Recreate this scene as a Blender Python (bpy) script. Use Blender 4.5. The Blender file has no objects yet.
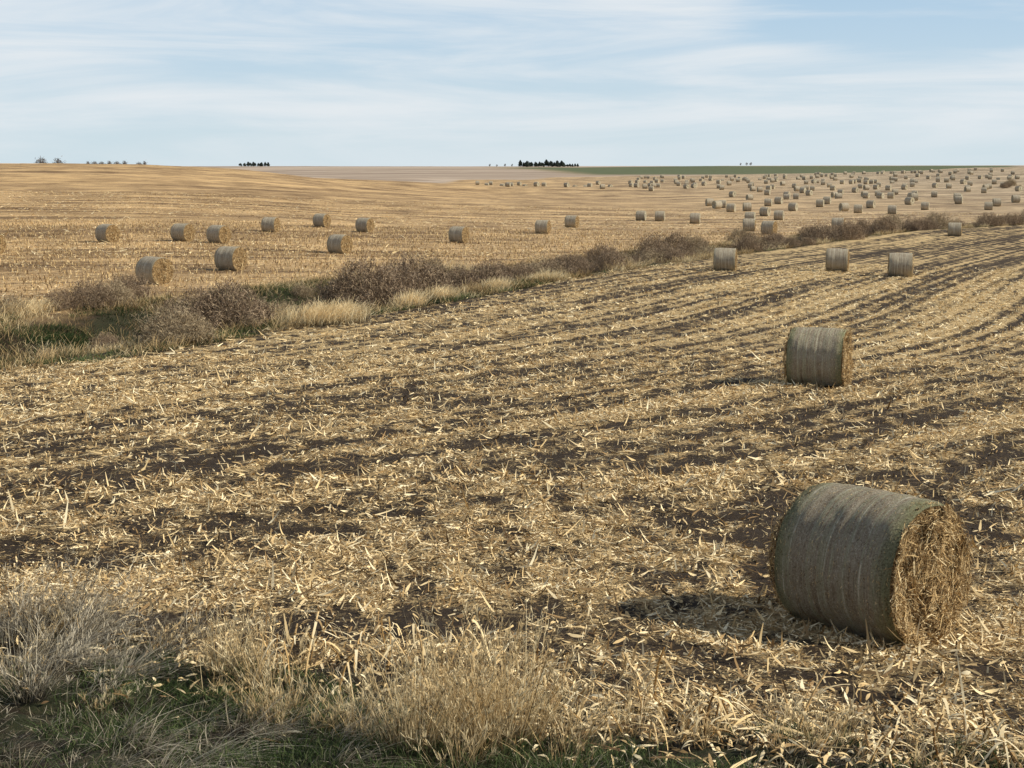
import bpy, math, numpy as np
from mathutils import Vector
rng=np.random.default_rng(7)
scene=bpy.context.scene
CZ=10.0; F=1450.0; PITCH=math.radians(8.6)
# ---------------------------------------------------------------- noise
TAB=rng.random((256,256))
def vn(x,y):
    xi=np.floor(x).astype(int); yi=np.floor(y).astype(int)
    fx=x-xi; fy=y-yi
    fx=fx*fx*(3-2*fx); fy=fy*fy*(3-2*fy)
    a=TAB[xi&255,yi&255]; b=TAB[(xi+1)&255,yi&255]; c=TAB[xi&255,(yi+1)&255]; d=TAB[(xi+1)&255,(yi+1)&255]
    return (a*(1-fx)+b*fx)*(1-fy)+(c*(1-fx)+d*fx)*fy
def fbm(x,y,o=4):
    s=0;a=.5;n=0
    for i in range(o):
        s=s+a*vn(x*2**i+17.3*i,y*2**i+5.1*i); n+=a; a*=.5
    return s/n
# ---------------------------------------------------------------- terrain
yy=np.arange(-100,1000,1.0)
xd_t=np.interp(yy,[-100,0,20,40,55,70,82,108,140,190,240,300,400,1000],[-96,-46,-36,-27.5,-21,-15,-9.5,1.5,18,45,86,140,240,840])
k=np.ones(15)/15
xd_t=np.convolve(np.pad(xd_t,7,mode='edge'),k,mode='valid')
def rowc(x,y): return (x-np.interp(y,yy,xd_t))*0.85
# planting rows: follow the ditch far away, swing round to run across the slope nearer the road
sl_=np.gradient(xd_t); sl_=np.where(yy<70,np.interp(yy,[-100,25,45,70],[1.15,1.10,.80,np.interp(70,yy,sl_)]),sl_)
sl_=np.convolve(np.pad(sl_,7,mode='edge'),k,mode='valid')
xr_t=np.cumsum(sl_); xr_t=xr_t-np.interp(110,yy,xr_t)+np.interp(110,yy,xd_t)
RS=.9
def rowp(x,y): return (x-np.interp(y,yy,xr_t))*0.8
def tt(x,y): return np.clip(x/np.maximum(y,1.0),-.6,.6)
def yb(x): return np.interp(x,[-12,-7,-5.8,-2.4,.8,4,7,12],[18.5,17.5,16.8,15,13.1,12,11.5,11])
def smooth(e0,e1,v):
    q=np.clip((v-e0)/(e1-e0),0,1); return q*q*(3-2*q)
def hw(y): return np.interp(y,[40,70,110,160],[7.6,7.2,5.5,4.2])
def H(x,y,micro=True):
    x=np.asarray(x,float); y=np.asarray(y,float)
    r=np.hypot(x,y); lr=np.log(np.maximum(r,.5))
    R=[.5,3,5,9,10.6,12,14,17,26,42,70,105,175,260,400,550,850,1200,1500,1900,2300,3000,6000]
    D=[1.9,2.2,3.0,4.25,4.62,4.92,5.22,5.5,5.85,6.4,7.1,7.7,8.5,9.5,9.8,9.6,8.9,9.6,6.2,2.3,2.8,14,80]
    d=np.interp(lr,np.log(R),D)
    t=tt(x,y); fwd=(y>0)
    wl=np.interp(t,[-.6,-.35,-.25,-.18,-.11,0,.1],[1.05,1,.92,.72,.42,.1,0])
    pl=np.interp(r,[70,100,133,180,300,400,450,500,560,700,900],[0,.05,.09,.16,.52,.87,.97,1.0,.93,.35,0])
    wr=np.interp(t,[0,.06,.2,.353,.6],[0,.02,.38,1,1.1])
    pr=np.interp(r,[200,400,600,800,900,1000,1100,1400],[0,.15,.5,.9,1,1,.9,.2])
    d=d-fwd*(wl*9.7*pl+wr*7*pr)
    z=CZ-d
    s=rowc(x,y); w=hw(y)
    dd=fwd*smooth(20,40,y)*(1-smooth(380,500,y))
    z=z-1.35*np.exp(-(s/(w*.5))**2)*dd
    z=z+(fbm(x/2.2,y/2.2,4)-.5)*1.1*np.exp(-(s/(w*.8))**4)*dd*(1-smooth(150,260,y))
    z=z+(fbm(x/40,y/40,3)-.5)*np.clip(r/120,0,1)*.7
    z=z+(fbm(x/95+4,y/60+2,2)-.5)*smooth(180,400,r)*3.4*(1-smooth(1000,1300,r))
    z=z+(fbm(x/300+9,y/300,3)-.5)*smooth(900,1700,r)*3.0
    if micro:
        a=np.where(y<yb(x),.26,.14)
        z=z+(fbm(x/.42,y/.42,3)-.5)*a
        z=z+np.where((s>w)&(y>yb(x)),np.sin(rowp(x,y)*2*math.pi/RS)*.020*smooth(22,50,r),0)
    return z
def cover(x,y):
    s=rowp(x,y); r=np.hypot(x,y)
    big=fbm(x/5.0+3,y/2.4+7,5); b2=fbm(x/.42,y/.6,3); bs=fbm(s/.8+11,y/40+x/80,3); bl=fbm(s/3.2+51,y/50+x/90,2)
    rows=np.sin(s*2*math.pi/RS+1.0*b2)
    amp=np.interp(r,[15,25,40,80,200],[.0,.08,.22,.22,.16])
    sa=np.interp(r,[15,24,38,90,160],[.1,.7,1.4,1.4,1.2])
    ba=np.interp(r,[20,40,120],[1.05,.6,.35])
    c=.52+ba*(big-.5)+1.25*(b2-.5)+amp*rows+sa*(bs-.5)+sa*.45*(bl-.5)
    return np.clip(c,.12,1)

def new_mesh(name,V,Fq,mat,attrs=None,smoothf=False,tri=None):
    me=bpy.data.meshes.new(name)
    me.vertices.add(len(V)); me.vertices.foreach_set("co",np.ascontiguousarray(V,dtype=np.float32).ravel())
    n=Fq.shape[0]; kk=Fq.shape[1]
    idx=Fq.ravel().astype(np.int32); starts=np.arange(n)*kk; 
    if tri is not None:
        idx=np.concatenate([idx,tri.ravel().astype(np.int32)]); starts=np.concatenate([starts,n*kk+np.arange(len(tri))*3])
    me.loops.add(len(idx)); me.loops.foreach_set("vertex_index",idx)
    me.polygons.add(len(starts)); me.polygons.foreach_set("loop_start",starts.astype(np.int32))
    me.update(calc_edges=True)
    if attrs:
        for an,av in attrs.items():
            if av.ndim==1:
                a=me.attributes.new(an,'FLOAT','POINT'); a.data.foreach_set("value",av.astype(np.float32))
            else:
                a=me.attributes.new(an,'FLOAT_COLOR','POINT'); a.data.foreach_set("color",av.astype(np.float32).ravel())
    me.materials.append(mat)
    if smoothf: me.polygons.foreach_set("use_smooth",np.ones(len(me.polygons),dtype=bool))
    me.validate()
    return me
def add_obj(name,me,**props):
    o=bpy.data.objects.new(name,me); scene.collection.objects.link(o)
    for a,b in props.items(): o[a]=b
    return o
# ---------------------------------------------------------------- material helpers
def newmat(name):
    m=bpy.data.materials.new(name); m.use_nodes=True
    nt=m.node_tree; nt.nodes.clear()
    out=nt.nodes.new('ShaderNodeOutputMaterial'); b=nt.nodes.new('ShaderNodeBsdfPrincipled')
    b.inputs['Roughness'].default_value=.9; b.inputs['Specular IOR Level'].default_value=.15
    nt.links.new(b.outputs[0],out.inputs[0]); return m,nt,b,out
def N(nt,t,**kw):
    n=nt.nodes.new(t)
    for a,b in kw.items(): setattr(n,a,b)
    return n
def math_(nt,op,a,b=None,c=None,clamp=False):
    n=nt.nodes.new('ShaderNodeMath'); n.operation=op; n.use_clamp=clamp
    for i,v in enumerate((a,b,c)):
        if v is None: continue
        if isinstance(v,(int,float)): n.inputs[i].default_value=v
        else: nt.links.new(v,n.inputs[i])
    return n.outputs[0]
def mix_(nt,f,a,b,bt='MIX'):
    n=nt.nodes.new('ShaderNodeMix'); n.data_type='RGBA'; n.blend_type=bt
    for sock,v in ((n.inputs[0],f),(n.inputs[6],a),(n.inputs[7],b)):
        if isinstance(v,(int,float)): sock.default_value=v
        elif isinstance(v,tuple): sock.default_value=(*v,1)
        else: nt.links.new(v,sock)
    return n.outputs[2]
def noise_(nt,vec,scale,detail=4,rough=.6,dist=0):
    n=nt.nodes.new('ShaderNodeTexNoise'); n.inputs['Scale'].default_value=scale; n.inputs['Detail'].default_value=detail
    n.inputs['Roughness'].default_value=rough; n.inputs['Distortion'].default_value=dist
    if vec is not None: nt.links.new(vec,n.inputs['Vector'])
    return n.outputs['Fac']
def ramp_(nt,f,stops):
    n=nt.nodes.new('ShaderNodeValToRGB'); nt.links.new(f,n.inputs[0]); e=n.color_ramp.elements
    e[0].position=stops[0][0]; e[0].color=(*stops[0][1],1); e[1].position=stops[-1][0]; e[1].color=(*stops[-1][1],1)
    for p,c in stops[1:-1]:
        q=e.new(p); q.color=(*c,1)
    return n.outputs[0]
def mapr_(nt,v,a,b,c=0,d=1):
    n=nt.nodes.new('ShaderNodeMapRange'); nt.links.new(v,n.inputs[0]); n.interpolation_type='SMOOTHSTEP'
    for i,q in enumerate((a,b,c,d)): n.inputs[i+1].default_value=q
    return n.outputs[0]
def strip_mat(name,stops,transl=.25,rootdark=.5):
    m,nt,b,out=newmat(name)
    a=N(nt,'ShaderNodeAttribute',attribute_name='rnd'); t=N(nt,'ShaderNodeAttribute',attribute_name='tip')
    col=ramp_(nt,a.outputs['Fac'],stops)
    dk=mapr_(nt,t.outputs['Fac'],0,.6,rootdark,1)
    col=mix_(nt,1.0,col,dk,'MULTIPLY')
    nt.links.new(col,b.inputs['Base Color'])
    if transl>0:
        tr=N(nt,'ShaderNodeBsdfTranslucent'); nt.links.new(col,tr.inputs[0])
        ms=N(nt,'ShaderNodeMixShader'); ms.inputs[0].default_value=transl
        nt.links.new(b.outputs[0],ms.inputs[1]); nt.links.new(tr.outputs[0],ms.inputs[2]); nt.links.new(ms.outputs[0],out.inputs[0])
    return m
# ---------------------------------------------------------------- ground material
def ground_material():
    m,nt,b,out=newmat("stubble_field_soil")
    geo=N(nt,'ShaderNodeNewGeometry'); pos=geo.outputs['Position']
    z=N(nt,'ShaderNodeAttribute',attribute_name='zones'); sep=N(nt,'ShaderNodeSeparateColor'); nt.links.new(z.outputs['Color'],sep.inputs[0])
    z2=N(nt,'ShaderNodeAttribute',attribute_name='zonesb'); sep2=N(nt,'ShaderNodeSeparateColor'); nt.links.new(z2.outputs['Color'],sep2.inputs[0])
    cov,bank,pink=sep.outputs[0],sep.outputs[1],sep.outputs[2]
    green,ditch,farside=sep2.outputs[0],sep2.outputs[1],sep2.outputs[2]
    s=N(nt,'ShaderNodeAttribute',attribute_name='rowc').outputs['Fac']; s2=N(nt,'ShaderNodeAttribute',attribute_name='rowf').outputs['Fac']
    al=N(nt,'ShaderNodeAttribute',attribute_name='along').outputs['Fac']
    ra=N(nt,'ShaderNodeAttribute',attribute_name='rowstrength').outputs['Fac']
    n1=noise_(nt,pos,11,6,.82); n2=noise_(nt,pos,1.6,5,.65); n3=noise_(nt,pos,.09,4,.6)
    wob=math_(nt,'MULTIPLY',math_(nt,'SUBTRACT',noise_(nt,pos,.35,3),.5),.6)
    row=math_(nt,'SINE',math_(nt,'MULTIPLY',math_(nt,'ADD',s,wob),2*math.pi/RS))
    cA=N(nt,'ShaderNodeCombineXYZ'); nt.links.new(math_(nt,'MULTIPLY',s,1.0),cA.inputs[0]); nt.links.new(math_(nt,'MULTIPLY',al,.03),cA.inputs[1])
    strk=noise_(nt,cA.outputs[0],1.5,5,.75)
    v=math_(nt,'ADD',cov,math_(nt,'MULTIPLY',math_(nt,'SUBTRACT',n1,.5),3.0))
    v=math_(nt,'ADD',v,math_(nt,'MULTIPLY',math_(nt,'SUBTRACT',n2,.5),.9))
    rs=math_(nt,'ADD',math_(nt,'MULTIPLY',row,.12),math_(nt,'MULTIPLY',math_(nt,'SUBTRACT',strk,.5),1.9))
    v=math_(nt,'ADD',v,math_(nt,'MULTIPLY',rs,ra))
    fac=mapr_(nt,v,.37,.87)
    soil=mix_(nt,n2,(.032,.021,.013),(.082,.057,.036))
    straw=mix_(nt,n1,(.34,.22,.10),(.86,.635,.32))
    near=mix_(nt,fac,soil,straw)
    cB=N(nt,'ShaderNodeCombineXYZ'); nt.links.new(s2,cB.inputs[0]); nt.links.new(math_(nt,'MULTIPLY',al,.05),cB.inputs[1])
    st2=noise_(nt,cB.outputs[0],.22,6,.78); st3=noise_(nt,cB.outputs[0],1.1,4,.7)
    rowb=math_(nt,'SINE',math_(nt,'MULTIPLY',math_(nt,'ADD',s2,wob),2*math.pi/1.5))
    fv=math_(nt,'ADD',math_(nt,'MULTIPLY',st2,1.3),math_(nt,'MULTIPLY',n1,1.0))
    fv=math_(nt,'ADD',fv,math_(nt,'MULTIPLY',st3,.7))
    fv=math_(nt,'ADD',fv,math_(nt,'MULTIPLY',n3,.8)); fv=math_(nt,'ADD',fv,math_(nt,'MULTIPLY',rowb,.05))
    ff=mapr_(nt,fv,1.58,2.24)
    gold=mix_(nt,ff,(.115,.066,.033),(.74,.49,.235))
    pale=mix_(nt,ff,(.15,.105,.068),(.66,.51,.33))
    pf=mapr_(nt,al,-60,200)
    far=mix_(nt,pf,gold,pale)
    col=mix_(nt,farside,near,far)
    pk=mix_(nt,mapr_(nt,noise_(nt,cB.outputs[0],.012,3),.38,.62),(.30,.225,.165),(.50,.39,.29))
    col=mix_(nt,pink,col,pk)
    gr=mix_(nt,n3,(.10,.115,.055),(.13,.145,.070))
    col=mix_(nt,green,col,gr)
    dg=mix_(nt,mapr_(nt,noise_(nt,pos,.30,4,.65),.44,.56),(.075,.050,.028),(.030,.044,.016))
    dg=mix_(nt,mapr_(nt,n1,.35,.6,.1,.75),dg,(.030,.022,.014))
    col=mix_(nt,ditch,col,dg)
    bk=mix_(nt,mapr_(nt,n2,.4,.6),(.036,.025,.015),(.045,.050,.022))
    bk=mix_(nt,mapr_(nt,n1,.5,.7),bk,(.14,.105,.065))
    col=mix_(nt,bank,col,bk)
    nt.links.new(col,b.inputs['Base Color'])
    bp=N(nt,'ShaderNodeBump'); bp.inputs['Strength'].default_value=1.0; bp.inputs['Distance'].default_value=.09
    nt.links.new(n1,bp.inputs['Height']); nt.links.new(bp.outputs[0],b.inputs['Normal'])
    return m
GM=ground_material()
az=np.radians(np.concatenate([np.arange(-28,28.01,.18),np.arange(31,332,4.)]))
rr=[1.2]
while rr[-1]<6000: rr.append(rr[-1]*1.0110)
rr=np.array(rr)
A,R=np.meshgrid(az,rr)
X=R*np.sin(A); Y=R*np.cos(A); Z=H(X,Y)
na=len(az); nr=len(rr)
V=np.stack([X,Y,Z],-1).reshape(-1,3)
i=np.arange(nr-1)[:,None]; j=np.arange(na)[None,:]; j2=(j+1)%na
Fq=np.stack([i*na+j,i*na+j2,(i+1)*na+j2,(i+1)*na+j],-1).reshape(-1,4)[:,::-1]
V=np.vstack([V,[0,0,float(H(0.,0.))]])
c=len(V)-1
tri=np.stack([np.full(na,c),(np.arange(na)+1)%na,np.arange(na)],-1)
x,y=V[:,0],V[:,1]; r=np.hypot(x,y); s=rowc(x,y); t=tt(x,y); w=hw(y)
fwd=(y>0).astype(float)
ditch=np.exp(-(np.abs(s)/(w*.98))**6)*(1-smooth(380,480,y))*smooth(20,40,y)
farside=np.maximum((s<0)*1.0,smooth(260,340,r))*fwd
bank=1-smooth(-.8,.8,y-yb(x)+(fbm(x/1.2,y/1.2)-.5)*2.5)
bd=np.interp(t,[-.6,-.1,-.05,.033,.1,.2,.6],[560,600,650,1050,1150,1150,1250])
pk=smooth(-25,25,r-bd)*fwd
gr=pk*smooth(.010,.045,t+ (r-1500)/9000)*smooth(1240,1320,r+t*200)*(1-smooth(1820,1880,r))*(1-smooth(.335,.35,t))
zc=np.stack([cover(x,y),bank,pk*(1-gr),np.ones_like(x)],-1)
zb=np.stack([gr,ditch,farside,np.ones_like(x)],-1)
rowf=y-.22*x+ .0009*x*x
me=new_mesh("ground",V,Fq,GM,{"zones":zc,"zonesb":zb,"rowc":rowp(x,y),"rowf":rowf,"along":x*1.0,"rowstrength":smooth(18,40,r)},True,tri)
g=add_obj("ground",me,kind="structure",label="harvested corn field with straw litter and dark soil",category="field")

# ---------------------------------------------------------------- strips
def unit(v): return v/np.maximum(np.linalg.norm(v,axis=-1,keepdims=True),1e-9)
class Batch:
    def __init__(s): s.V=[];s.F=[];s.r=[];s.t=[];s.n=0
    def add(s,P,D,S,L,W,nseg=2,B=None,taper=.8,rnd=None,leaf=False):
        n=len(P); L=np.broadcast_to(L,(n,)); W=np.broadcast_to(W,(n,))
        if B is None: B=np.zeros((n,3))
        tv=np.linspace(0,1,nseg+1)
        C=P[:,None]+D[:,None]*(L[:,None]*tv)[...,None]+B[:,None]*(L[:,None]*tv**2)[...,None]
        prof=(.25+.75*np.sin(np.pi*np.clip(tv,0,1)**.8)) if leaf else (1-taper*tv)
        ww=W[:,None]*prof*.5
        o=S[:,None]*ww[...,None]
        VV=np.stack([C-o,C+o],2).reshape(-1,3)
        base=(np.arange(n)*(nseg+1)*2)[:,None]+(np.arange(nseg)*2)[None,:]
        FF=np.stack([base,base+1,base+3,base+2],-1).reshape(-1,4)+s.n
        s.V.append(VV); s.F.append(FF); s.n+=len(VV)
        if rnd is None: rnd=rng.random(n)
        s.r.append(np.repeat(rnd,(nseg+1)*2)); s.t.append(np.tile(np.repeat(tv,2),n))
        return C
    def mesh(s,name,mat):
        return new_mesh(name,np.vstack(s.V),np.vstack(s.F),mat,{"rnd":np.concatenate(s.r),"tip":np.concatenate(s.t)})
def hdir(n,a=None):
    if a is None: a=rng.random(n)*2*math.pi
    return np.stack([np.cos(a),np.sin(a),np.zeros(n)],-1)
UP=np.array([0,0,1.])
def scatter(n,r0,r1,tmax=.42):
    R=np.sqrt(rng.random(n)*(r1*r1-r0*r0)+r0*r0); T=(rng.random(n)*2-1)*tmax
    yv=R/np.sqrt(1+T*T); return T*yv,yv
M_lit=strip_mat("corn_litter",[(0,(.11,.066,.033)),(.26,(.34,.22,.10)),(.58,(.77,.57,.29)),(1,(.96,.84,.57))],0,1.0)
lit=Batch()
def litter(n,r0,r1,lmin,lmax,wmin,wmax,far=False,pw=2.4,nseg=1,arc=.28,leaf=False):
    x,y=scatter(n,r0,r1)
    s=rowc(x,y); w=hw(y)
    cv=cover(x,y)
    if far: ok=(s<-w*.95)&(rng.random(n)<.55+.45*np.sin((y-.22*x+.0009*x*x)*2*math.pi/1.5))&(rng.random(n)<fbm(x/20,y/3,3)*1.6)
    else: ok=(s>w*.9)&(y>yb(x)-.8+rng.random(n))&(rng.random(n)<.08+(cv*1.25)**2.4)
    x,y,cv=x[ok],y[ok],cv[ok]; n=len(x)
    L=lmin+(lmax-lmin)*rng.random(n)**pw; W=wmin+(wmax-wmin)*rng.random(n)**1.8
    a=rng.random(n)*2*math.pi
    D=hdir(n,a); D[:,2]=rng.normal(0,.20,n); D=unit(D)
    S=np.stack([-np.sin(a),np.cos(a),np.zeros(n)],-1); S[:,2]=rng.normal(0,.7,n); S=unit(S)
    B=np.stack([rng.normal(0,.35,n),rng.normal(0,.35,n),rng.normal(-.05,arc,n)],-1)
    P=np.stack([x,y,H(x,y)+.012+rng.random(n)*.045],-1)-D*L[:,None]*.5
    P[:,2]=np.maximum(P[:,2],H(P[:,0],P[:,1])+.005)
    lit.add(P,D,S,L,W,nseg,B,.6,np.clip(rng.random(n)*.85+.25*(cv-.4),0,1),leaf)
litter(150000,9.5,26,.03,.15,.006,.030,nseg=2)
litter(26000,9.5,28,.10,.26,.02,.05,pw=1.5,nseg=3,arc=.6,leaf=True)
litter(160000,26,52,.05,.20,.012,.042)
litter(22000,26,50,.14,.30,.03,.06,pw=1.4,nseg=2,arc=.5,leaf=True)
litter(110000,50,120,.12,.32,.03,.07)
litter(60000,66,140,.15,.42,.03,.07,True)
litter(80000,120,300,.25,.7,.05,.10,True)
n=14000; x,y=scatter(n,13,90); s=rowp(x,y); q=np.round(s/RS)*RS; x=x-(s-q)/.8+rng.normal(0,.04,n)
ok=(rowc(x,y)>8)&(y>yb(x)); x,y=x[ok],y[ok]; n=len(x)
D=unit(np.stack([rng.normal(0,.3,n),rng.normal(0,.3,n),np.ones(n)],-1)); S=hdir(n)
lit.add(np.stack([x,y,H(x,y)-.01],-1),D,S,.05+.13*rng.random(n),.024,1,None,.2)
n=40000; x,y=scatter(n,66,190); rf=y-.22*x+.0009*x*x; q=np.round(rf/1.5)*1.5; y=y-(rf-q)
ok=(rowc(x,y)<-hw(y)); x,y=x[ok],y[ok]; n=len(x)
D=unit(np.stack([rng.normal(0,.3,n),rng.normal(0,.3,n),np.ones(n)],-1)); S=hdir(n)
lit.add(np.stack([x,y,H(x,y)-.01],-1),D,S,.10+.22*rng.random(n),.05,1,None,.2,rng.random(n)*.6)
o=add_obj("corn_litter",lit.mesh("corn_litter",M_lit),kind="stuff",label="scattered dry corn leaves and broken stalks",category="straw")

# ---------------------------------------------------------------- foreground bank grasses
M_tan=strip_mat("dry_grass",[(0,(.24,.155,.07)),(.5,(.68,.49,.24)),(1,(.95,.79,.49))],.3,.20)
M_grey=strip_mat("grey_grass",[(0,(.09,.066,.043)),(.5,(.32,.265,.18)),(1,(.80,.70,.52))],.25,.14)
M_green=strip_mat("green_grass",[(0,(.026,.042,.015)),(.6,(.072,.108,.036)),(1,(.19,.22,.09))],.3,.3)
def clump(b,cx,cy,n,h,rad,lean=(0,0),spread=.35,w=.006,plume=False,droop=.3,bias=0):
    rx=rng.normal(0,rad,n); ry=rng.normal(0,rad,n)
    P=np.stack([cx+rx,cy+ry,H(cx+rx,cy+ry)-.02],-1)
    D=np.stack([rx/rad*spread*.5+rng.normal(0,spread*.5,n)+lean[0],ry/rad*spread*.5+rng.normal(0,spread*.5,n)+lean[1],np.ones(n)],-1); D=unit(D)
    S=hdir(n); L=h*(.3+.8*rng.random(n))
    hd=D.copy(); hd[:,2]=0
    B=hd*droop*2*rng.random(n)[:,None]+np.stack([np.full(n,lean[0]*.5),np.full(n,lean[1]*.5),-droop*rng.random(n)],-1)
    rnd=np.clip(rng.normal(.5+bias,.25,n),0,1)
    C=b.add(P,D,S,L,w*(.6+.8*rng.random(n)),4,B,.75,rnd)
    if plume:
        sel=rng.random(n)<.45
        for kx in range(7):
            f=.7+.3*rng.random(sel.sum())
            p=C[sel,3]*(1-(f-.7)[:,None]/.3)+C[sel,4]*((f-.7)[:,None]/.3)
            m=len(p); d=unit(D[sel]+rng.normal(0,.35,(m,3)))
            b.add(p,d,hdir(m),.05+.05*rng.random(m),.008,1,None,.6,np.clip(rnd[sel]+.25,0,1))
tan=Batch()
for (cx,cy,n,h) in [(-.95,11.5,110,.9),(-.75,11.1,140,1.05),(-.45,11.6,190,1.35),(-.25,11.2,170,1.1),(-.02,11.5,170,1.25),(.2,11.8,120,.95),(.5,11.4,70,.7),(-.4,10.8,90,.65),(-1.4,12.1,70,.75),(1.0,11.9,50,.55),(-2.15,12.7,80,.7),(-2.55,14.1,120,.9),(-3.0,14.6,120,.9),(1.6,11.6,50,.5),(2.5,11.4,50,.5),(3.4,11.0,50,.45)]:
    clump(tan,cx,cy,n,h,.10,(rng.uniform(-.05,.15),0),.34,.0078,True,rng.uniform(.2,.45),.08)
for kx in range(34):
    xx=rng.uniform(-5.8,5.8); clump(tan,xx,yb(xx)-rng.uniform(-.2,2.6),36,rng.uniform(.2,.45),.08,(.1,0),.6,.007,True,.3,rng.uniform(-.2,.1))
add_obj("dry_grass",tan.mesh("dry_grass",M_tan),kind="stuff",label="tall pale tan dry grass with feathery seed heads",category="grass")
gy=Batch()
for kx in range(26):
    xx=rng.uniform(-6.8,-3.4); yv=yb(xx)-rng.uniform(-.7,2.6); hh=rng.uniform(.45,.9)*(1.15 if xx<-4.6 else .8)
    clump(gy,xx,yv,rng.integers(50,170),hh,rng.uniform(.05,.11),(rng.uniform(.0,.5),rng.uniform(-.2,.1)),.5,.008,kx%2==0,rng.uniform(.3,.8),rng.uniform(-.1,.45))
for kx in range(18):
    xx=rng.uniform(-4.8,-1.0); yv=rng.uniform(10.6,13.0); clump(gy,xx,yv,90,rng.uniform(.3,.65),.08,(.45,-.2),.5,.008,False,.6,rng.uniform(-.1,.45))
for kx in range(50):
    xx=rng.uniform(-6,5.8); yv=rng.uniform(9.6,yb(xx)-.1); clump(gy,xx,yv,45,rng.uniform(.15,.33),.10,(.1,0),.8,.008,False,.5,rng.uniform(-.2,.3))
n=46000; x=rng.uniform(-8,8,n); y=rng.uniform(8.5,18,n); ok=(y<yb(x)+rng.normal(0,.5,n))&(fbm(x/.6,y/.6)>.51-.06*(x>1)); x,y=x[ok],y[ok]; n=len(x)
gy.add(np.stack([x,y,H(x,y)-.01],-1),unit(np.stack([rng.normal(.1,.9,n),rng.normal(0,.9,n),np.ones(n)],-1)),hdir(n),.05+.2*rng.random(n)**2,.008,2,np.stack([rng.normal(0,.4,n),rng.normal(0,.4,n),-.5*rng.random(n)],-1),.7)
add_obj("grey_grass",gy.mesh("grey_grass",M_grey),kind="stuff",label="matted grey brown dead grass on the bank",category="grass")
gn=Batch()
n=130000; x=rng.uniform(-8,8,n); y=rng.uniform(8.5,17,n)
gm=fbm(x/.8+40,y/.8+3)+ .18*np.exp(-((x+2.4)/2.0)**2) +.05*(y<11.2) -.02*(x>1.5)
ok=(y<yb(x)-.4)&(gm>.50+.12*rng.random(n)); x,y=x[ok],y[ok]; n=len(x)
gn.add(np.stack([x,y,H(x,y)-.01],-1),unit(np.stack([rng.normal(.05,.5,n),rng.normal(0,.5,n),np.ones(n)],-1)),hdir(n),.05+.16*rng.random(n),.009,2,np.stack([rng.normal(0,.4,n),rng.normal(0,.4,n),-.3*rng.random(n)],-1),.7)
add_obj("green_grass",gn.mesh("green_grass",M_green),kind="stuff",label="short green grass growing through dead grass",category="grass")
cs=Batch()
def stalks(n,x0,x1,dy0,dy1,h0,h1,w=.026,nl=4,big=1.0,lean=.22):
    x=rng.uniform(x0,x1,n); y=yb(x)+rng.uniform(dy0,dy1,n)
    P=np.stack([x,y,H(x,y)-.02],-1); D=unit(np.stack([rng.normal(.0,lean,n),rng.normal(0,lean,n),np.ones(n)],-1)); L=rng.uniform(h0,h1,n)
    B=np.stack([rng.normal(0,.35,n),rng.normal(0,.35,n),-.15*rng.random(n)],-1)
    rn=rng.random(n)*.4+.25
    C=None
    for S in (np.tile([1.,0,0],(n,1)),np.tile([0,1.,0],(n,1)),np.tile([.7,.7,0],(n,1))): C=cs.add(P,D,S,L,w,3,B,.3,rn)
    for kx in range(nl):
        f=rng.uniform(.3,1,n); p=P+D*(L*f)[:,None]+B*(L*f*f)[:,None]; a=rng.random(n)*6.28
        d=hdir(n,a)*.8; d[:,2]=rng.uniform(-.1,1.1,n); d=unit(d)
        cs.add(p,d,hdir(n,a+1.57),rng.uniform(.08,.34,n)*big,rng.uniform(.012,.036,n)*big,5,np.stack([rng.normal(0,.3,n),rng.normal(0,.3,n),-rng.uniform(.3,1.6,n)],-1),.7,rng.random(n)*.6+.3)
stalks(90,-.2,6.2,-1.9,1.0,.12,.36,.020,4,1.0,.4)
stalks(32,-2.8,1.4,-1.2,.9,.38,.75,.026,7,1.15,.3)
stalks(34,.5,5.5,-1.6,.4,.3,.6,.026,8,1.2,.4)
stalks(30,-6,6,-.6,2.0,.10,.24,.020,2,1.0,.4)
n=6500; x=rng.uniform(-6.5,6.5,n); y=yb(x)+rng.normal(-.6,.9,n); ok=(x>-1.0)|(rng.random(n)<.2); x,y=x[ok],y[ok]; n=len(x)
a=rng.random(n)*6.28; D=hdir(n,a); D[:,2]=rng.normal(.25,.4,n); D=unit(D)
cs.add(np.stack([x,y,H(x,y)+.01+rng.random(n)*.08],-1),D,unit(np.stack([-np.sin(a),np.cos(a),rng.normal(0,.7,n)],-1)),rng.uniform(.05,.26,n),rng.uniform(.01,.036,n),3,np.stack([rng.normal(0,.4,n),rng.normal(0,.4,n),-rng.random(n)*.7],-1),.6,rng.random(n)*.9,True)
add_obj("corn_stubble",cs.mesh("corn_stubble",M_lit),kind="stuff",label="broken upright corn stalks with curled dry husks",category="stalks")

# ---------------------------------------------------------------- ditch vegetation
def xdy(v): return float(np.interp(v,yy,xd_t))
dg=Batch()
def ditchgrass(n,b,seed,thr,hs,bias,ymax=330,pw=1.7):
    y=40+ (ymax-40)*rng.random(n)**pw; w=hw(y); sv=(rng.random(n)*2-1)*w*1.08
    x=np.interp(y,yy,xd_t)+sv/.85
    ok=(fbm(x/3.0+seed,y/4.5,3)>thr)&(np.abs(x/y)<.45); x,y=x[ok],y[ok]; n=len(x)
    b.add(np.stack([x,y,H(x,y)-.03],-1),unit(np.stack([rng.normal(.1,.45,n),rng.normal(0,.45,n),np.ones(n)],-1)),hdir(n),hs*(.2+.6*rng.random(n)**1.5)*(.5+1.0*fbm(x/2,y/2,2)),.018+.00012*y,2,np.stack([rng.normal(.1,.3,n),rng.normal(0,.3,n),-.35*rng.random(n)],-1),.6,np.clip(fbm(x/2.5+50,y/2.5,2)*1.6-.3+bias+rng.normal(0,.15,n),0,1))
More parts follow.
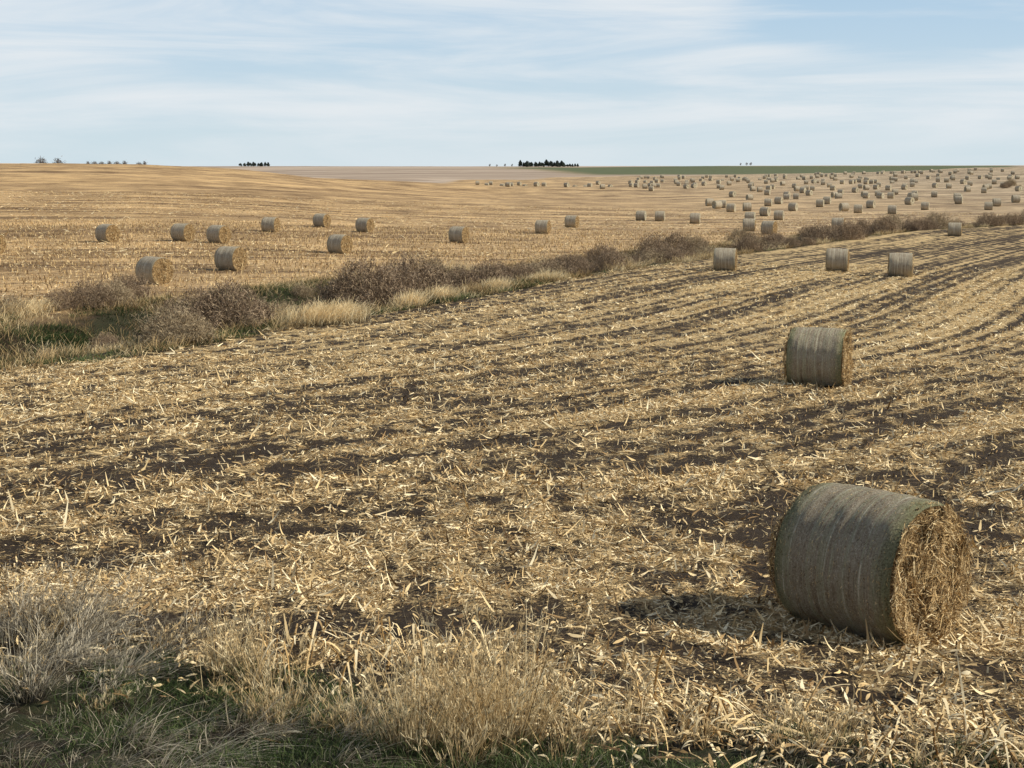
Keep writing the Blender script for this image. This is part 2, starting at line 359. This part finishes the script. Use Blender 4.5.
def spot(b,px,yv,sx_,sy_,n,h,mu):
    cx=(px-512)/F*yv
    rx=rng.normal(0,sx_,n); ry=rng.normal(0,sy_,n); x=cx+rx; y=yv+ry
    b.add(np.stack([x,y,H(x,y)-.03],-1),unit(np.stack([rng.normal(.2,.35,n),rng.normal(0,.35,n),np.ones(n)],-1)),hdir(n),h*(.4+.8*rng.random(n)),.03,2,np.stack([rng.normal(.2,.3,n),rng.normal(0,.3,n),-.35*rng.random(n)],-1),.6,np.clip(rng.normal(mu,.2,n),0,1))
ditchgrass(95000,dg,0,.50,1.1,-.05)
ditchgrass(26000,dg,33,.46,.8,-.35,95,1.0)
for (px,yv,sx_,sy_,h) in [(325,64.5,.8,.6,1.1),(308,64,.6,.5,1.0),(340,66,.5,.5,1.0),(10,70,.7,.5,.8),(30,72,.5,.5,.7),(408,73.5,.4,.5,.9),(440,79,.4,.6,.8),(495,88,.4,.7,.8),(100,56,.6,.4,.5),(540,98,.7,.8,.8),(620,120,1.0,1,.8),(270,78,.8,.6,1.0),(470,106,1.0,.8,1.0)]:
    spot(dg,px,yv,sx_,sy_,950,h,.85)
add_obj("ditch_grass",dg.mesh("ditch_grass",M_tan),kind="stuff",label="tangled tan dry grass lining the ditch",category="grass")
dgg=Batch(); ditchgrass(100000,dgg,77,.40,.45,-.15,100,1.0); ditchgrass(40000,dgg,77,.48,.4,0)
for (px,yv,sx_,sy_) in [(130,62,1.0,1.6),(100,64,1.2,1.4),(20,57,1.2,.8),(50,56,1.0,.6),(265,72,.7,1.4),(290,70,.7,1.2),(515,98,1.0,1.6),(545,104,1.0,1.4),(590,116,1.2,1.4),(60,65,1.0,1.0),(80,60,1.2,1.0)]:
    spot(dgg,px,yv,sx_,sy_,1900,.38,.35)
add_obj("green_ditch_grass",dgg.mesh("green_ditch_grass",M_green),kind="stuff",label="green grass on the ditch bank",category="grass")
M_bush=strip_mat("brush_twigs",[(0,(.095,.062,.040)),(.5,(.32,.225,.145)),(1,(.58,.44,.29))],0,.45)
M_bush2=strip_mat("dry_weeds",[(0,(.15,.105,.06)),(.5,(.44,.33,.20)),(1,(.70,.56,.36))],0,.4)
def bush_mesh(name,mat,ns=46,low=False):
    b=Batch()
    P=np.stack([rng.normal(0,.2,ns),rng.normal(0,.2,ns),np.full(ns,-.06)],-1)
    a=rng.random(ns)*6.28; el=rng.uniform(.05,1.4 if not low else 2.0,ns)
    D=unit(np.stack([np.cos(a)*el,np.sin(a)*el,np.ones(ns)],-1)); L=rng.uniform(.7,1.1,ns)
    B=np.stack([np.cos(a)*.12,np.sin(a)*.12,-.12*np.ones(ns)],-1)
    b.add(P,D,hdir(ns),L,.012,3,B,.7)
    for lev in range(10):
        f=rng.uniform(.15,1,ns)**.7; p=P+D*(L*f)[:,None]+B*(L*f*f)[:,None]
        d=unit(D*.4+rng.normal(0,.7,(ns,3))+UP*.15); l=rng.uniform(.06,.18,ns)
        b.add(p,d,hdir(ns),l,.009,2,None,.7)
        for q in range(6):
            g_=rng.uniform(.0,1,ns); pp=p+d*(l*g_)[:,None]; dd=unit(d*.3+rng.normal(0,.9,(ns,3)))
            b.add(pp,dd,unit(rng.normal(0,1,(ns,3))),rng.uniform(.02,.06,ns),.010,1,None,.6)
    m=5200; v=rng.normal(0,1,(m,3)); v[:,2]=np.abs(v[:,2]); v=unit(v)
    aa=np.arctan2(v[:,1],v[:,0]); lump=.68+.46*(vn(np.cos(aa)*1.8+10+ns,np.sin(aa)*1.8+v[:,2]*2.2+30)-.3)
    p=v*(lump*(.45+.55*rng.random(m)**.4))[:,None]*np.array([.78,.78,1.0])
    b.add(p,unit(v*.5+UP*.3+rng.normal(0,.7,(m,3))),unit(rng.normal(0,1,(m,3))),rng.uniform(.03,.11,m),.009,1,None,.6)
    VV=np.vstack(b.V); q=np.sqrt((VV[:,0]/.80)**2+(VV[:,1]/.80)**2+VV[:,2]**2)
    aa=np.arctan2(VV[:,1],VV[:,0]); lim=.86+.30*(vn(np.cos(aa)*2.2+10+ns,np.sin(aa)*2.2+VV[:,2]*2.5+30)-.4)
    sc=np.where(q>lim,(lim+(q-lim)*.3)/q,1); VV*=sc[:,None]
    b.V=[VV]
    return b.mesh(name,mat)
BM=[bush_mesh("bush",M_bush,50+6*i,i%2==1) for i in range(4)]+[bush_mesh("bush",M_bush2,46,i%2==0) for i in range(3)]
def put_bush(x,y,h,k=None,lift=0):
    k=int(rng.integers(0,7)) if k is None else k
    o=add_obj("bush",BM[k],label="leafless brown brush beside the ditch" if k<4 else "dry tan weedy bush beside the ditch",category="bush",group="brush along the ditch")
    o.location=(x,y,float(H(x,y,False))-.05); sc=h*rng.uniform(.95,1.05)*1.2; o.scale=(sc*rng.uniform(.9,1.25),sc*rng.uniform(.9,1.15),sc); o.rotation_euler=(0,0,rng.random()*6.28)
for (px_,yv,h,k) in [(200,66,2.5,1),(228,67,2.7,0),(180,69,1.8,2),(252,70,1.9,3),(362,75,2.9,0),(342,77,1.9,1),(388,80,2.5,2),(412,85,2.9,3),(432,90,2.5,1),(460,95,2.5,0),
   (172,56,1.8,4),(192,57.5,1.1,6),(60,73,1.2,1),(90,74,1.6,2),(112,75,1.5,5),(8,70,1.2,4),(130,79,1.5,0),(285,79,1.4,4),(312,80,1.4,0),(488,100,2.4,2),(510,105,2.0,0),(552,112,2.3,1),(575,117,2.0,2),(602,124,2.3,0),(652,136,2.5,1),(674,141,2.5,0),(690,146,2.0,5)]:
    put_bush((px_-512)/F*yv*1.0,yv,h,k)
yv=100.
while yv<350:
    for q in range(2):
        yq=yv+rng.uniform(-1.5,1.5)
        if yv>150 or vn(np.array([yq/6.]),np.array([3.3]))[0]>.34:
            put_bush(xdy(yq)+rng.normal(0,2.2),yq,rng.uniform(.8,2.2) if yv<175 else rng.uniform(1.2,2.8),int(rng.integers(0,7)))
    yv+=2.4+ max(0,(yv-104))*.0015
for q in range(16):
    yq=rng.uniform(50,100); put_bush(xdy(yq)+rng.uniform(-5,5),yq,rng.uniform(.5,1.0),int(rng.integers(3,7)))
yv=350.
while yv<520:
    put_bush(yv*(.40-.0003*(yv-330))+rng.normal(0,4),yv+rng.normal(0,3),rng.uniform(1.0,2.2),int(rng.integers(2,7))); yv+=rng.uniform(2,6)

# ---------------------------------------------------------------- bales
def wrap_mat(green):
    m,nt,b,out=newmat("net_wrap")
    tc=N(nt,'ShaderNodeTexCoord'); oi=N(nt,'ShaderNodeObjectInfo')
    add=N(nt,'ShaderNodeVectorMath',operation='ADD'); nt.links.new(tc.outputs['Object'],add.inputs[0]); nt.links.new(oi.outputs['Random'],add.inputs[1])
    v=add.outputs[0]
    mp=N(nt,'ShaderNodeMapping'); mp.inputs['Scale'].default_value=(20,.5,.5); nt.links.new(v,mp.inputs[0])
    band=noise_(nt,mp.outputs[0],1.0,6,.75)
    mp2=N(nt,'ShaderNodeMapping'); mp2.inputs['Scale'].default_value=(44,4,4); nt.links.new(v,mp2.inputs[0])
    fib=noise_(nt,mp2.outputs[0],2.2,7,.8); blot=noise_(nt,v,2.6,6,.7); fine=noise_(nt,v,40,6,.9)
    col=ramp_(nt,band,[(.30,(.16,.115,.07)),(.44,(.31,.245,.165)),(.56,(.48,.41,.30)),(.68,(.76,.69,.55))])
    col=mix_(nt,mapr_(nt,blot,.42,.62,0,.4),col,(.52,.445,.335))
    col=mix_(nt,mapr_(nt,fib,.50,.66,0,.7),col,(.16,.11,.065))
    col=mix_(nt,mapr_(nt,fine,.53,.64,0,.65),col,(.82,.74,.58))
    col=mix_(nt,mapr_(nt,fine,.47,.37,0,.85),col,(.08,.056,.032))
    sx=N(nt,'ShaderNodeSeparateXYZ'); nt.links.new(tc.outputs['Object'],sx.inputs[0])
    ax=math_(nt,'ABSOLUTE',sx.outputs[0])
    ge=mapr_(nt,math_(nt,'ADD',ax,math_(nt,'MULTIPLY',math_(nt,'SUBTRACT',blot,.5),.6)),.52,.78,0,.66*green)
    gc=mix_(nt,mapr_(nt,fine,.4,.6),(.06,.066,.024),(.25,.27,.11))
    col=mix_(nt,ge,col,gc)
    gb=mapr_(nt,band,.50,.54,0,.40*green); gb=math_(nt,'MULTIPLY',gb,mapr_(nt,band,.64,.58,0,1)); col=mix_(nt,gb,col,(.20,.215,.095))
    nt.links.new(col,b.inputs['Base Color'])
    bp=N(nt,'ShaderNodeBump'); bp.inputs['Strength'].default_value=1.0; bp.inputs['Distance'].default_value=.028
    h=math_(nt,'ADD',math_(nt,'MULTIPLY',fib,1.0),math_(nt,'ADD',math_(nt,'MULTIPLY',band,1.2),math_(nt,'MULTIPLY',fine,1.0)))
    nt.links.new(h,bp.inputs['Height']); nt.links.new(bp.outputs[0],b.inputs['Normal'])
    return m
def face_mat():
    m,nt,b,out=newmat("bale_end")
    tc=N(nt,'ShaderNodeTexCoord'); v=tc.outputs['Object']
    f=noise_(nt,v,16,7,.8,.6); g_=noise_(nt,v,4,4,.6)
    col=ramp_(nt,f,[(.34,(.04,.024,.012)),(.5,(.23,.145,.065)),(.66,(.60,.42,.20))])
    col=mix_(nt,mapr_(nt,g_,.50,.66,0,.7),col,(.06,.038,.02))
    nt.links.new(col,b.inputs['Base Color'])
    bp=N(nt,'ShaderNodeBump'); bp.inputs['Strength'].default_value=1; bp.inputs['Distance'].default_value=.05
    nt.links.new(f,bp.inputs['Height']); nt.links.new(bp.outputs[0],b.inputs['Normal'])
    return m
MW=wrap_mat(1.0); MWF=wrap_mat(.25); MF=face_mat()
M_fs=strip_mat("bale_straw",[(0,(.07,.040,.018)),(.35,(.30,.19,.085)),(.75,(.72,.51,.245)),(1,(.95,.77,.46))],0,.9)
RAD=.875; HL=.79
def radf(u,xv,seed):
    e=np.abs(xv)/HL
    rr_=RAD*(1-.05*np.clip(e-.72,0,1)**2*12*1.0)
    rr_=rr_+.010*(vn(xv*14+seed,np.full_like(xv,seed*3.1))-.5)*2+.04*(vn(np.cos(u)*1.6+seed+9,np.sin(u)*1.6+xv*1.1+5)-.5)+.012*(vn(np.cos(u)*5+30+seed,np.sin(u)*5+xv*4+60)-.5)
    return rr_
def flat(Y,Z):
    lim=-RAD*.965
    Zn=np.where(Z<lim+.12,lim+(Z-lim)*.35+.04,Z); return Y*1.0,np.maximum(Zn,lim)
def with_straw(name,V,Fq,b,mat0,tri=None):
    off=len(V); nb0=len(Fq); bv=np.vstack(b.V)
    Vall=np.vstack([V,bv]); Fall=np.vstack([Fq,np.vstack(b.F)+off])
    rn=np.concatenate([np.full(off,.3),np.concatenate(b.r)]); tp=np.concatenate([np.ones(off),np.concatenate(b.t)])
    me=new_mesh(name,Vall,Fall,mat0,{"rnd":rn,"tip":tp},False,tri)
    me.materials.append(M_fs)
    npoly=len(me.polygons); ntri=0 if tri is None else len(tri)
    mi=np.zeros(npoly,dtype=np.int32); sm=np.zeros(npoly,dtype=bool); sm[:nb0]=(tri is None)
    if npoly==len(Fall)+ntri:
        mi[nb0:len(Fall)]=1; me.polygons.foreach_set("material_index",mi); me.polygons.foreach_set("use_smooth",sm)
    return me
def facez(yq,zq,seed,big):
    return (.18 if big else .10)*(vn(yq*3.5+seed+20,zq*3.5+20)-.5)+.10*(vn(yq*9+20,zq*9+50)-.5)
def bale_meshes(seed,nu,nv,nstraw,wm):
    big=nstraw>2000
    u=np.linspace(0,2*math.pi,nu,endpoint=False); xv=np.linspace(-HL,HL,nv)
    U,Xv=np.meshgrid(u,xv); Rr=radf(U,Xv,seed)
    Yv,Zv=flat(Rr*np.sin(U),Rr*np.cos(U))
    V=np.stack([Xv,Yv,Zv],-1).reshape(-1,3)
    i=np.arange(nv-1)[:,None]; j=np.arange(nu)[None,:]; j2=(j+1)%nu
    Fq=np.stack([i*nu+j,i*nu+j2,(i+1)*nu+j2,(i+1)*nu+j],-1).reshape(-1,4)[:,::-1]
    if big:
        b=Batch(); n=2200; ua=rng.random(n)*6.283; xs=rng.uniform(-HL*.97,HL*.97,n); rq=radf(ua,xs,seed)+.002
        yq,zq=flat(rq*np.sin(ua),rq*np.cos(ua)); P=np.stack([xs,yq,zq],-1)
        nrm=np.stack([np.zeros(n),np.sin(ua),np.cos(ua)],-1); tang=np.stack([np.zeros(n),np.cos(ua),-np.sin(ua)],-1)
        D=unit(tang*rng.choice([-1,1],n)[:,None]+rng.normal(0,.5,n)[:,None]*np.array([1.,0,0])+nrm*rng.uniform(.02,.35,n)[:,None])
        b.add(P,D,unit(np.cross(D,nrm)),rng.uniform(.02,.08,n),rng.uniform(.003,.008,n),2,-nrm*.5,.5,rng.random(n)*.95)
        wrap=with_straw("net_wrap",V,Fq,b,wm)
    else: wrap=new_mesh("net_wrap",V,Fq,wm,None,True)
    faces=[]
    for sg in (1,-1):
        nr_=max(5,nu//6); q=np.linspace(0,1,nr_+1)[1:]
        Q,U2=np.meshgrid(q,u,indexing='ij'); re=radf(U2,np.full_like(U2,sg*HL),seed)*.995
        Yv,Zv=flat(Q*re*np.sin(U2),Q*re*np.cos(U2))
        bulge=sg*(HL-.004+facez(Yv,Zv,seed,big)*(1-Q**8))
        V=np.stack([bulge,Yv,Zv],-1).reshape(-1,3); V=np.vstack([V,[sg*(HL+float(facez(np.array(0.),np.array(0.),seed,big))),0,0]])
        i=np.arange(nr_-1)[:,None]
        Fq=np.stack([i*nu+j,i*nu+j2,(i+1)*nu+j2,(i+1)*nu+j],-1).reshape(-1,4)
        tri=np.stack([np.full(nu,len(V)-1),(np.arange(nu)+1)%nu,np.arange(nu)],-1)
        if sg>0: Fq=Fq[:,::-1]
        else: tri=tri[:,::-1]
        if nstraw:
            b=Batch(); n=nstraw
            rq=np.sqrt(rng.random(n))*RAD*.97; ua=rng.random(n)*6.283
            yq=rq*np.sin(ua); zq=rq*np.cos(ua)
            keep=vn(yq*6+90,zq*6+90)+.45*rng.random(n)>.38
            yq,zq,ua,rq=yq[keep],zq[keep],ua[keep],rq[keep]; n=len(yq)
            P=np.stack([sg*(HL+facez(yq,zq,seed,big)*.95+.03*rng.random(n)),yq,zq],-1)
            tang=np.stack([np.zeros(n),np.cos(ua),-np.sin(ua)],-1)
            D=unit(tang*rng.choice([-1,1],n)[:,None]+rng.normal(0,.75,(n,3))*np.array([.5,1,1]))
            S=unit(np.cross(D,rng.normal(0,.8,(n,3))+np.array([sg*1.,0,0])))
            L=.02+(.20 if big else .22)*rng.random(n)**2.0
            b.add(P-D*L[:,None]*.5,D,S,L,.003+(.013 if big else .022)*rng.random(n)**2,2,np.stack([sg*rng.uniform(-.2,.4,n),rng.normal(0,.3,n),rng.normal(0,.3,n)-.25],-1),.5,rng.random(n))
            bv=np.vstack(b.V)
            rad=np.hypot(bv[:,1],bv[:,2]); lim=RAD*(.95+.10*vn(bv[:,1]*11+70,bv[:,2]*11+70)); sc=np.where(rad>lim,lim/rad,1); bv[:,1]*=sc; bv[:,2]*=sc
            b.V=[bv]
            me=with_straw("end_face",V,Fq,b,MF,tri)
        else:
            me=new_mesh("end_face",V,Fq,MF,None,False,tri)
        faces.append(me)
    return wrap,faces
HI=bale_meshes(3,160,60,15000,MW); MID=[bale_meshes(11+i,72,24,900,MWF) for i in range(2)]
def joined_low(seed):
    w,fs=bale_meshes(seed,22,5,0,MWF)
    import bmesh
    bm=bmesh.new()
    for k,me in enumerate([w]+fs):
        n0=len(bm.faces); bm.from_mesh(me); bm.faces.ensure_lookup_table()
        for f in bm.faces[n0:]: f.material_index=0 if k==0 else 1
    me=bpy.data.meshes.new("round_bale"); bm.to_mesh(me); bm.free(); me.materials.clear(); me.materials.append(MWF); me.materials.append(MF)
    return me
LOWS=[joined_low(40+i) for i in range(3)]
GRP="round bales spread over the corn field"
def place_bale(x,y,ang,lod,label,sc=1.0,tilt=0):
    z=float(H(x,y,False))+RAD*.965*sc-.05
    if lod==2:
        o=add_obj("round_bale",LOWS[int(rng.integers(0,3))],label=label,category="bale",group=GRP)
        o.location=(x,y,z); o.rotation_euler=(0,0,math.radians(ang)); o.scale=(sc,)*3; return o
    e=bpy.data.objects.new("round_bale",None); scene.collection.objects.link(e)
    e.empty_display_size=.5
    e["label"]=label; e["category"]="bale"; e["group"]=GRP
    e.location=(x,y,z-RAD*.965*sc); e.rotation_euler=(math.radians(tilt),0,math.radians(ang)); e.scale=(sc,)*3
    w,fs=HI if lod==0 else MID[int(rng.integers(0,2))]
    for nm,me in (("net_wrap",w),("end_face",fs[0]),("end_face",fs[1])):
        c=bpy.data.objects.new(nm,me); scene.collection.objects.link(c); c.parent=e; c.location=(0,0,RAD*.965)
    return e
def survey(px,py):
    cx=(px-512)/F; cy=-(py-384)/F
    d=np.array([cx,math.cos(PITCH)+cy*math.sin(PITCH),-math.sin(PITCH)+cy*math.cos(PITCH)])
    ts=np.exp(np.linspace(math.log(6),math.log(1500),4000))
    P=d[None]*ts[:,None]; h=H(P[:,0],P[:,1],False); below=(CZ+P[:,2])<h
    i=int(np.argmax(below)) if below.any() else len(ts)-1
    return P[i,0],P[i,1]
GL="grey net wrapped round corn stalk bale on stubble"
spots=[(868,626,-47,0,"large weathered round bale with greenish net wrap and straw end",0),
 (818,384,-22,0,"grey round bale with golden straw end on stubble",0),
 (725,270.5,-12,1,GL,0),(837,271,-15,1,GL,0),(900,276.5,-12,1,GL,0),(954.5,236,-20,1,GL,0),
 (155,284,-38,1,"round bale at the edge of the brushy ditch",0),(231,270,-30,1,GL,0),(340,253.5,-32,1,GL,0),(108,242,-40,1,GL,0),(183,241,-28,1,GL,0),(219,243,-30,1,GL,0),
 (271,232,-20,1,GL,0),(322,227,-28,1,GL,0),(365,232,-30,1,GL,0),(459,242.5,-28,1,GL,0),(543,233.5,-20,1,GL,0),(572,227.5,-22,1,GL,0),
 (641,220.5,-15,2,GL,0),(660,221,-15,2,GL,0),(695,223.5,-15,2,GL,0),(749,231,-10,1,GL,0),(769,234,-30,1,GL,0),(838,230,-20,1,GL,0),(-8,254,-30,1,GL,0),
 (750,222,-20,2,GL,0),(779,220,-20,2,GL,0),(731,212,-20,2,GL,0),(747,211,0,2,GL,0),(765,216,-30,2,GL,0),(793,211,-30,2,GL,0),(858,213,-20,2,GL,0),(892,214,-20,2,GL,0),(820,207,-20,2,GL,0),(925,210,-20,2,GL,0)]
taken=[]
for (px,py,ang,lod,lab,tl) in spots:
    x,y=survey(px,py); taken.append((x,y))
    place_bale(x,y,ang+rng.uniform(-3,3)*(lod>0),lod,lab)
cnt=0; tries=0
while cnt<262 and tries<20000:
    tries+=1
    line=cnt<26
    if line: rq=rng.uniform(520,660); tq=rng.uniform(-.03,.10)
    else:
        rq=rng.uniform(380,860) if rng.random()<.88 else rng.uniform(300,400); tq=rng.uniform(.085,.375) if rq>420 else rng.uniform(.13,.375)
    y=rq/math.sqrt(1+tq*tq); x=tq*y
    if not line and vn(np.array([x/45.]),np.array([y/60.]))[0]<.30: continue
    if min((x-a)**2+(y-b)**2 for a,b in taken)<10**2: continue
    if abs(float(rowc(x,y)))<8 and y<420: continue
    taken.append((x,y)); cnt+=1
    place_bale(x,y,rng.normal(-20,20),2,GL)

# ---------------------------------------------------------------- far trees
M_bark=strip_mat("bark",[(0,(.08,.06,.045)),(1,(.15,.12,.09))],0,1)
M_ev=strip_mat("evergreen_foliage",[(0,(.030,.042,.034)),(1,(.075,.09,.07))],0,1)
M_tw=strip_mat("bare_twigs",[(0,(.10,.085,.075)),(1,(.20,.175,.155))],0,1)
def trunk_mesh(h):
    b=Batch()
    P=np.zeros((3,3)); P[:,2]=-.3
    b.add(P,np.tile(UP,(3,1)),hdir(3,np.array([0,1.05,2.1])),h*.85+.3,h*.05,3,None,.8)
    m=14; p=np.zeros((m,3)); p[:,2]=rng.uniform(.2,.7,m)*h
    d=hdir(m); d[:,2]=.8; b.add(p,unit(d),hdir(m),rng.uniform(.2,.4,m)*h,h*.018,2,None,.7)
    return b.mesh("trunk",M_bark)
def crown_mesh(h,ever):
    b=Batch(); n=900 if ever else 520
    cl=rng.normal(0,1,(30,3)); cl=unit(cl)*rng.random((30,1))**.4
    cc=cl*(np.array([.42,.42,.44]) if ever else np.array([.30,.30,.34]))*h+np.array([0,0,.52*h if ever else .6*h])
    k=rng.integers(0,30,n); p=cc[k]+rng.normal(0,.065*h,(n,3)); p[:,2]=np.maximum(p[:,2],.05*h)
    if ever:
        f=np.clip(1.25-p[:,2]/h,.25,1); p[:,0]*=f; p[:,1]*=f
    b.add(p,unit(rng.normal(0,1,(n,3))),unit(rng.normal(0,1,(n,3))),h*.12,h*(.08 if ever else .025),1,None,.4)
    return b.mesh("crown",M_ev if ever else M_tw)
TE=[(trunk_mesh(1),crown_mesh(1,True)) for _ in range(3)]; TB=[(trunk_mesh(1),crown_mesh(1,False)) for _ in range(2)]
def tree(px,dist,h,ever,lab,grp):
    x=(px-512)/F*dist; y=dist
    e=bpy.data.objects.new("evergreen_tree" if ever else "bare_tree",None); scene.collection.objects.link(e)
    e["label"]=lab; e["category"]="tree"; e["group"]=grp
    e.location=(x,y,float(H(x,y))-.2); e.scale=(h*rng.uniform(.9,1.3),h,h)
    for nm,me in zip(("trunk","crown"),(TE[int(rng.integers(0,3))] if ever else TB[int(rng.integers(0,2))])):
        c=bpy.data.objects.new(nm,me); scene.collection.objects.link(c); c.parent=e
for px in np.linspace(521,563,20): tree(px+rng.uniform(-1,1),1890+rng.uniform(-20,20),rng.uniform(5.0,9.0),True,"dark evergreen tree in a windbreak on the ridge","windbreak trees")
for px in np.linspace(564,577,6): tree(px,1890,rng.uniform(3.5,5),True,"dark evergreen tree in a windbreak on the ridge","windbreak trees")
for px in np.linspace(244,270,12): tree(px+rng.uniform(-1,1),1890+rng.uniform(-20,20),rng.uniform(4.2,6.0),True,"dark evergreen tree in a distant grove","distant grove trees")
for px in (490,497,505,512,738,744,748): tree(px,1890,rng.uniform(3,5),False,"small bare tree on the horizon","horizon trees")
def crest_tree(px,dist,topy,ever=False):
    zt=CZ+ dist*math.tan(math.atan((384-topy)/F)-PITCH); x=(px-512)/F*dist; h=zt-float(H(x,dist))
    tree(px,dist,max(h,2.5)/.93,ever,"bare tree behind the hill crest","bare trees behind the crest")
crest_tree(46,760,158.5); crest_tree(61,800,160.5)
for px in (92,99,106,113,121,128,143,148): crest_tree(px,1500,rng.uniform(161.5,162.6))

# ---------------------------------------------------------------- camera
cam=bpy.data.cameras.new("camera"); co=bpy.data.objects.new("camera",cam); scene.collection.objects.link(co)
cam.sensor_width=36; cam.lens=F/1024*36; cam.clip_end=20000; cam.clip_start=.1
co.location=(0,0,CZ); co.rotation_euler=(math.pi/2-PITCH,0,0); scene.camera=co
# ---------------------------------------------------------------- light
EL=math.radians(34); AZ=math.radians(98)
sd=Vector((math.sin(AZ)*math.cos(EL),math.cos(AZ)*math.cos(EL),math.sin(EL)))
sl=bpy.data.lights.new("sun",'SUN'); sl.energy=5.0; sl.angle=math.radians(.5); sl.color=(1,.94,.80)
so=bpy.data.objects.new("sun",sl); scene.collection.objects.link(so); so.rotation_euler=sd.to_track_quat('Z','Y').to_euler()
W=bpy.data.worlds.new("World"); scene.world=W; W.use_nodes=True; nt=W.node_tree; nt.nodes.clear()
out=N(nt,'ShaderNodeOutputWorld'); bg=N(nt,'ShaderNodeBackground'); nt.links.new(bg.outputs[0],out.inputs[0])
sky=N(nt,'ShaderNodeTexSky'); sky.sky_type='NISHITA'; sky.sun_disc=False; sky.sun_elevation=EL; sky.sun_rotation=AZ; sky.air_density=1.0; sky.dust_density=.4; sky.ozone_density=2.0
tc=N(nt,'ShaderNodeTexCoord'); sx=N(nt,'ShaderNodeSeparateXYZ'); nt.links.new(tc.outputs['Generated'],sx.inputs[0])
zz=sx.outputs[2]
base=mix_(nt,mapr_(nt,zz,.0,.40,.95,0),sky.outputs[0],mix_(nt,mapr_(nt,zz,0,.13),(6.1,7.4,8.1),(4.2,6.2,8.3)))
mp=N(nt,'ShaderNodeMapping'); mp.inputs['Scale'].default_value=(3.0,3.0,30); mp.inputs['Rotation'].default_value=(0,math.radians(4.0),0); mp.inputs['Location'].default_value=(1.7,.4,.9); nt.links.new(tc.outputs['Generated'],mp.inputs[0])
cn=noise_(nt,mp.outputs[0],1.0,8,.58,.6)
mp2=N(nt,'ShaderNodeMapping'); mp2.inputs['Scale'].default_value=(2.0,2.0,11); mp2.inputs['Location'].default_value=(3.1,.7,.2); nt.links.new(tc.outputs['Generated'],mp2.inputs[0])
cn2=noise_(nt,mp2.outputs[0],1.0,3,.5)
hx=math_(nt,'MULTIPLY',math_(nt,'SUBTRACT',sx.outputs[0],.27),8.0); hz=math_(nt,'MULTIPLY',math_(nt,'SUBTRACT',zz,.096),40.0)
hole=mapr_(nt,math_(nt,'ADD',math_(nt,'MULTIPLY',hx,hx),math_(nt,'MULTIPLY',hz,hz)),0,1.6,.26,0)
cs_=math_(nt,'ADD',math_(nt,'MULTIPLY',cn,.95),math_(nt,'MULTIPLY',cn2,.5)); cs_=math_(nt,'SUBTRACT',cs_,hole)
cf=mapr_(nt,cs_,.52,.86,0.08,.92)
cf=math_(nt,'MULTIPLY',cf,mapr_(nt,zz,.0,.04,.5,1)); cf=math_(nt,'MULTIPLY',cf,mapr_(nt,zz,.15,.5,1,.3))
col=mix_(nt,cf,base,(8.0,8.4,8.7))
nt.links.new(col,bg.inputs[0]); bg.inputs[1].default_value=.10
scene.view_settings.view_transform='Standard'; scene.view_settings.look='None'; scene.view_settings.exposure=0
